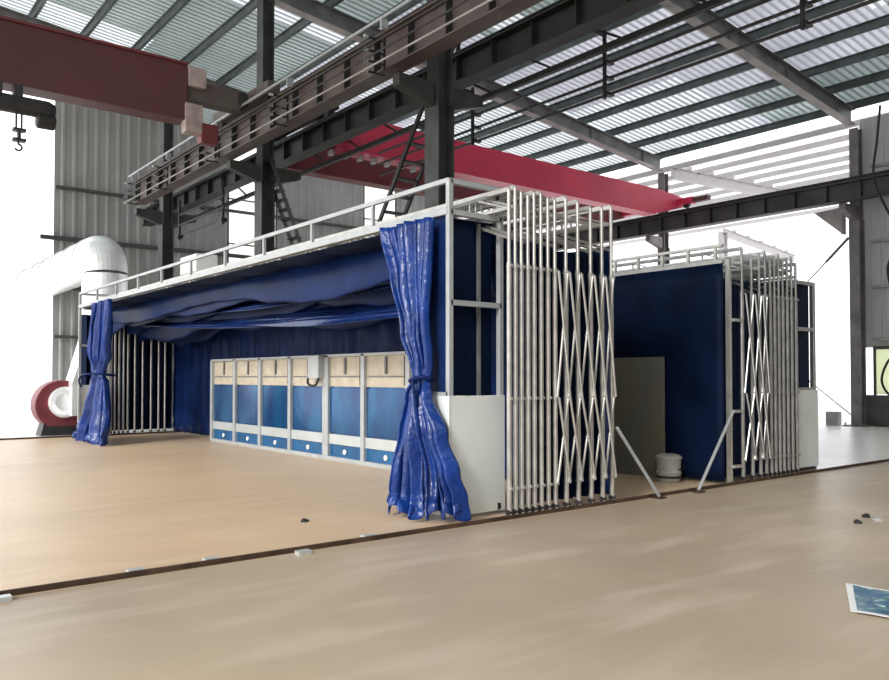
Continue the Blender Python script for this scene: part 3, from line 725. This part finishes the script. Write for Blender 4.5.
# near booth end tarp (gap side) is the rear tarpaulin; pail
t = empty('pail', (9.72, 6.95, 0), 'dull white pail with lid on the floor between the booths', 'pail')
g = MB(); g.lathe([(.14,0),(.16,.02),(.175,.12),(.18,.14),(.165,.16),(.175,.33),(.18,.34)], (9.66,6.93,0), n=28); g.build('body', 'pail', t, smooth=False)
g = MB(); g.lathe([(.188,.33),(.188,.355),(.15,.385),(.08,.40)], (9.66,6.93,0), n=28); g.build('lid', 'pail', t)
g = MB(); g.lathe([(.183,.06),(.185,.09)], (9.66,6.93,0), n=28); g.build('band', 'grime', t)
g = MB(); g.tube(smoothpts([(9.9,6.93,.30),(9.84,6.80,.22),(9.72,6.75,.18),(9.60,6.80,.22),(9.54,6.93,.30)]), .006, 6); g.build('bail_handle', 'grime', t)
# prop struts
def prop(p, q, label):
    t = empty('prop_strut', q, label, 'strut'); p = Vector(p); q = Vector(q)
    g = MB(); g.tube([q+Vector((0,0,.03)), p], .021, 10); g.build('tube', 'frame', t)
    g = MB(); g.box(q.x-.07, q.x+.07, q.y-.06, q.y+.06, 0, .02); g.build('foot_plate', 'rail', t)
prop((7.47,6.08,.90), (8.22,6.04,0), 'pale slanting prop from the near booth frames down to the floor')
prop((9.98,6.10,1.02), (9.04,6.03,0), 'pale slanting prop from the right-hand booth down to the floor')

# ------------------------------------------------------------------ duct, hood, fan
t = empty('exhaust_duct', (6.1, 22.2, 0), 'big silver exhaust duct with elbow rising behind the far left of the booth', 'duct')
zc, R = 4.78, .57
g = MB(); g.lathe([(R,0),(R+.02,.02),(R+.02,.06),(R,.08),(R,zc-.55-2.9)], (6.12,22.2,2.9), n=32); g.build('riser', 'silver', t, smooth=False)
pts = [(6.12, 22.2+.55*(1-math.cos(a)), zc-.55+.55*math.sin(a)) for a in [math.pi/2*i/6 for i in range(7)]]
g = MB(); g.tube(pts, R, 32, cap=False); g.build('elbow', 'silver', t)
g = MB(); g.tube([(6.12,22.7,zc),(6.12,33,zc-.05)], R, 32)
for y in (23.2,24.6,26,27.4,28.8,31): g.tube([(6.12,y,zc),(6.12,y+.06,zc)], R+.025, 32)
g.build('horizontal_run', 'silver', t)
g = MB(); g.add([(5.25,21.85,1.35),(5.95,21.85,1.35),(5.95,22.6,1.35),(5.25,22.6,1.35),(5.7,21.75,2.9),(6.55,21.75,2.9),(6.55,22.65,2.9),(5.7,22.65,2.9),(5.25,21.85,.5),(5.95,21.85,.5),(5.95,22.6,.5),(5.25,22.6,.5)],
   [(0,1,5,4),(1,2,6,5),(2,3,7,6),(3,0,4,7),(4,5,6,7),(8,9,1,0),(9,10,2,1),(10,11,3,2),(11,8,0,3),(11,10,9,8)]); g.build('transition_hood', 'silver', t)
t = empty('centrifugal_fan', (4.95, 22.5, 0), 'dark red centrifugal fan housing on the pale floor at the far left', 'fan')
g = MB(); g.lathe([(.62,-.28),(.64,-.26),(.64,.26),(.62,.28)], (5.1,22.5,.78), 'y', 32); g.build('volute', 'blower', t)
g = MB(); g.lathe([(.36,0),(.40,-.08),(.34,-.10),(.22,-.02)], (5.15,22.22,.85), 'y', 28); g.build('inlet_ring', 'silver', t)
g = MB(); g.add([(4.6,22.2,.0),(5.6,22.2,.0),(5.6,22.8,.0),(4.6,22.8,.0),(4.75,22.25,.6),(5.45,22.25,.6),(5.45,22.75,.6),(4.75,22.75,.6)],[(3,2,1,0),(4,5,6,7),(0,1,5,4),(1,2,6,5),(2,3,7,6),(3,0,4,7)]); g.build('base', 'grime', t)
g = MB(); g.lathe([(.18,0),(.18,.45),(.12,.5)], (5.1,22.78,.78), 'y', 16); g.build('motor', 'grime', t)
# white box on the roof
g = MB(); g.box(5.85, 6.3, 15.1, 15.95, 3.56, 3.92); tag(g.build('supply_box', 'white', bevel=.02), 'white box sitting on top of the near booth roof behind the guard rail', 'box')

# ------------------------------------------------------------------ world, light, camera
w = bpy.data.worlds.new('overcast'); S.world = w; w.use_nodes = True
nt = w.node_tree; bg = nt.nodes['Background']; bg.inputs['Color'].default_value = (.97,.985,1,1); bg.inputs['Strength'].default_value = 2.1
sun = bpy.data.objects.new('sun', bpy.data.lights.new('sun', 'SUN')); COL.objects.link(sun)
sun.data.energy = 2.2; sun.data.angle = math.radians(16); sun.data.color = (1,.97,.93)
sd = Vector((1, .30, -math.tan(math.radians(29)))).normalized(); sun.rotation_euler = sd.to_track_quat('-Z','Y').to_euler()

cam = bpy.data.cameras.new('camera'); co = bpy.data.objects.new('camera', cam); COL.objects.link(co); S.camera = co
cam.sensor_width = 36; cam.lens = 794/889*36; cam.clip_end = 400
pit = math.radians(1.3)
cam.shift_y = (37-794*math.tan(pit))/889
s_, c_ = math.sin(math.atan2(994,794)), math.cos(math.atan2(994,794))
co.location = (0,0,1.5)
fwd = Vector((c_*math.cos(pit), s_*math.cos(pit), math.sin(pit)))
co.rotation_euler = fwd.to_track_quat('-Z','Y').to_euler()
S.view_settings.view_transform = 'Standard'; S.view_settings.look = 'None'; S.view_settings.gamma = 1; S.view_settings.exposure = 0.12
S.view_settings.use_curve_mapping = False
S.cycles.max_bounces = 12; S.cycles.diffuse_bounces = 6
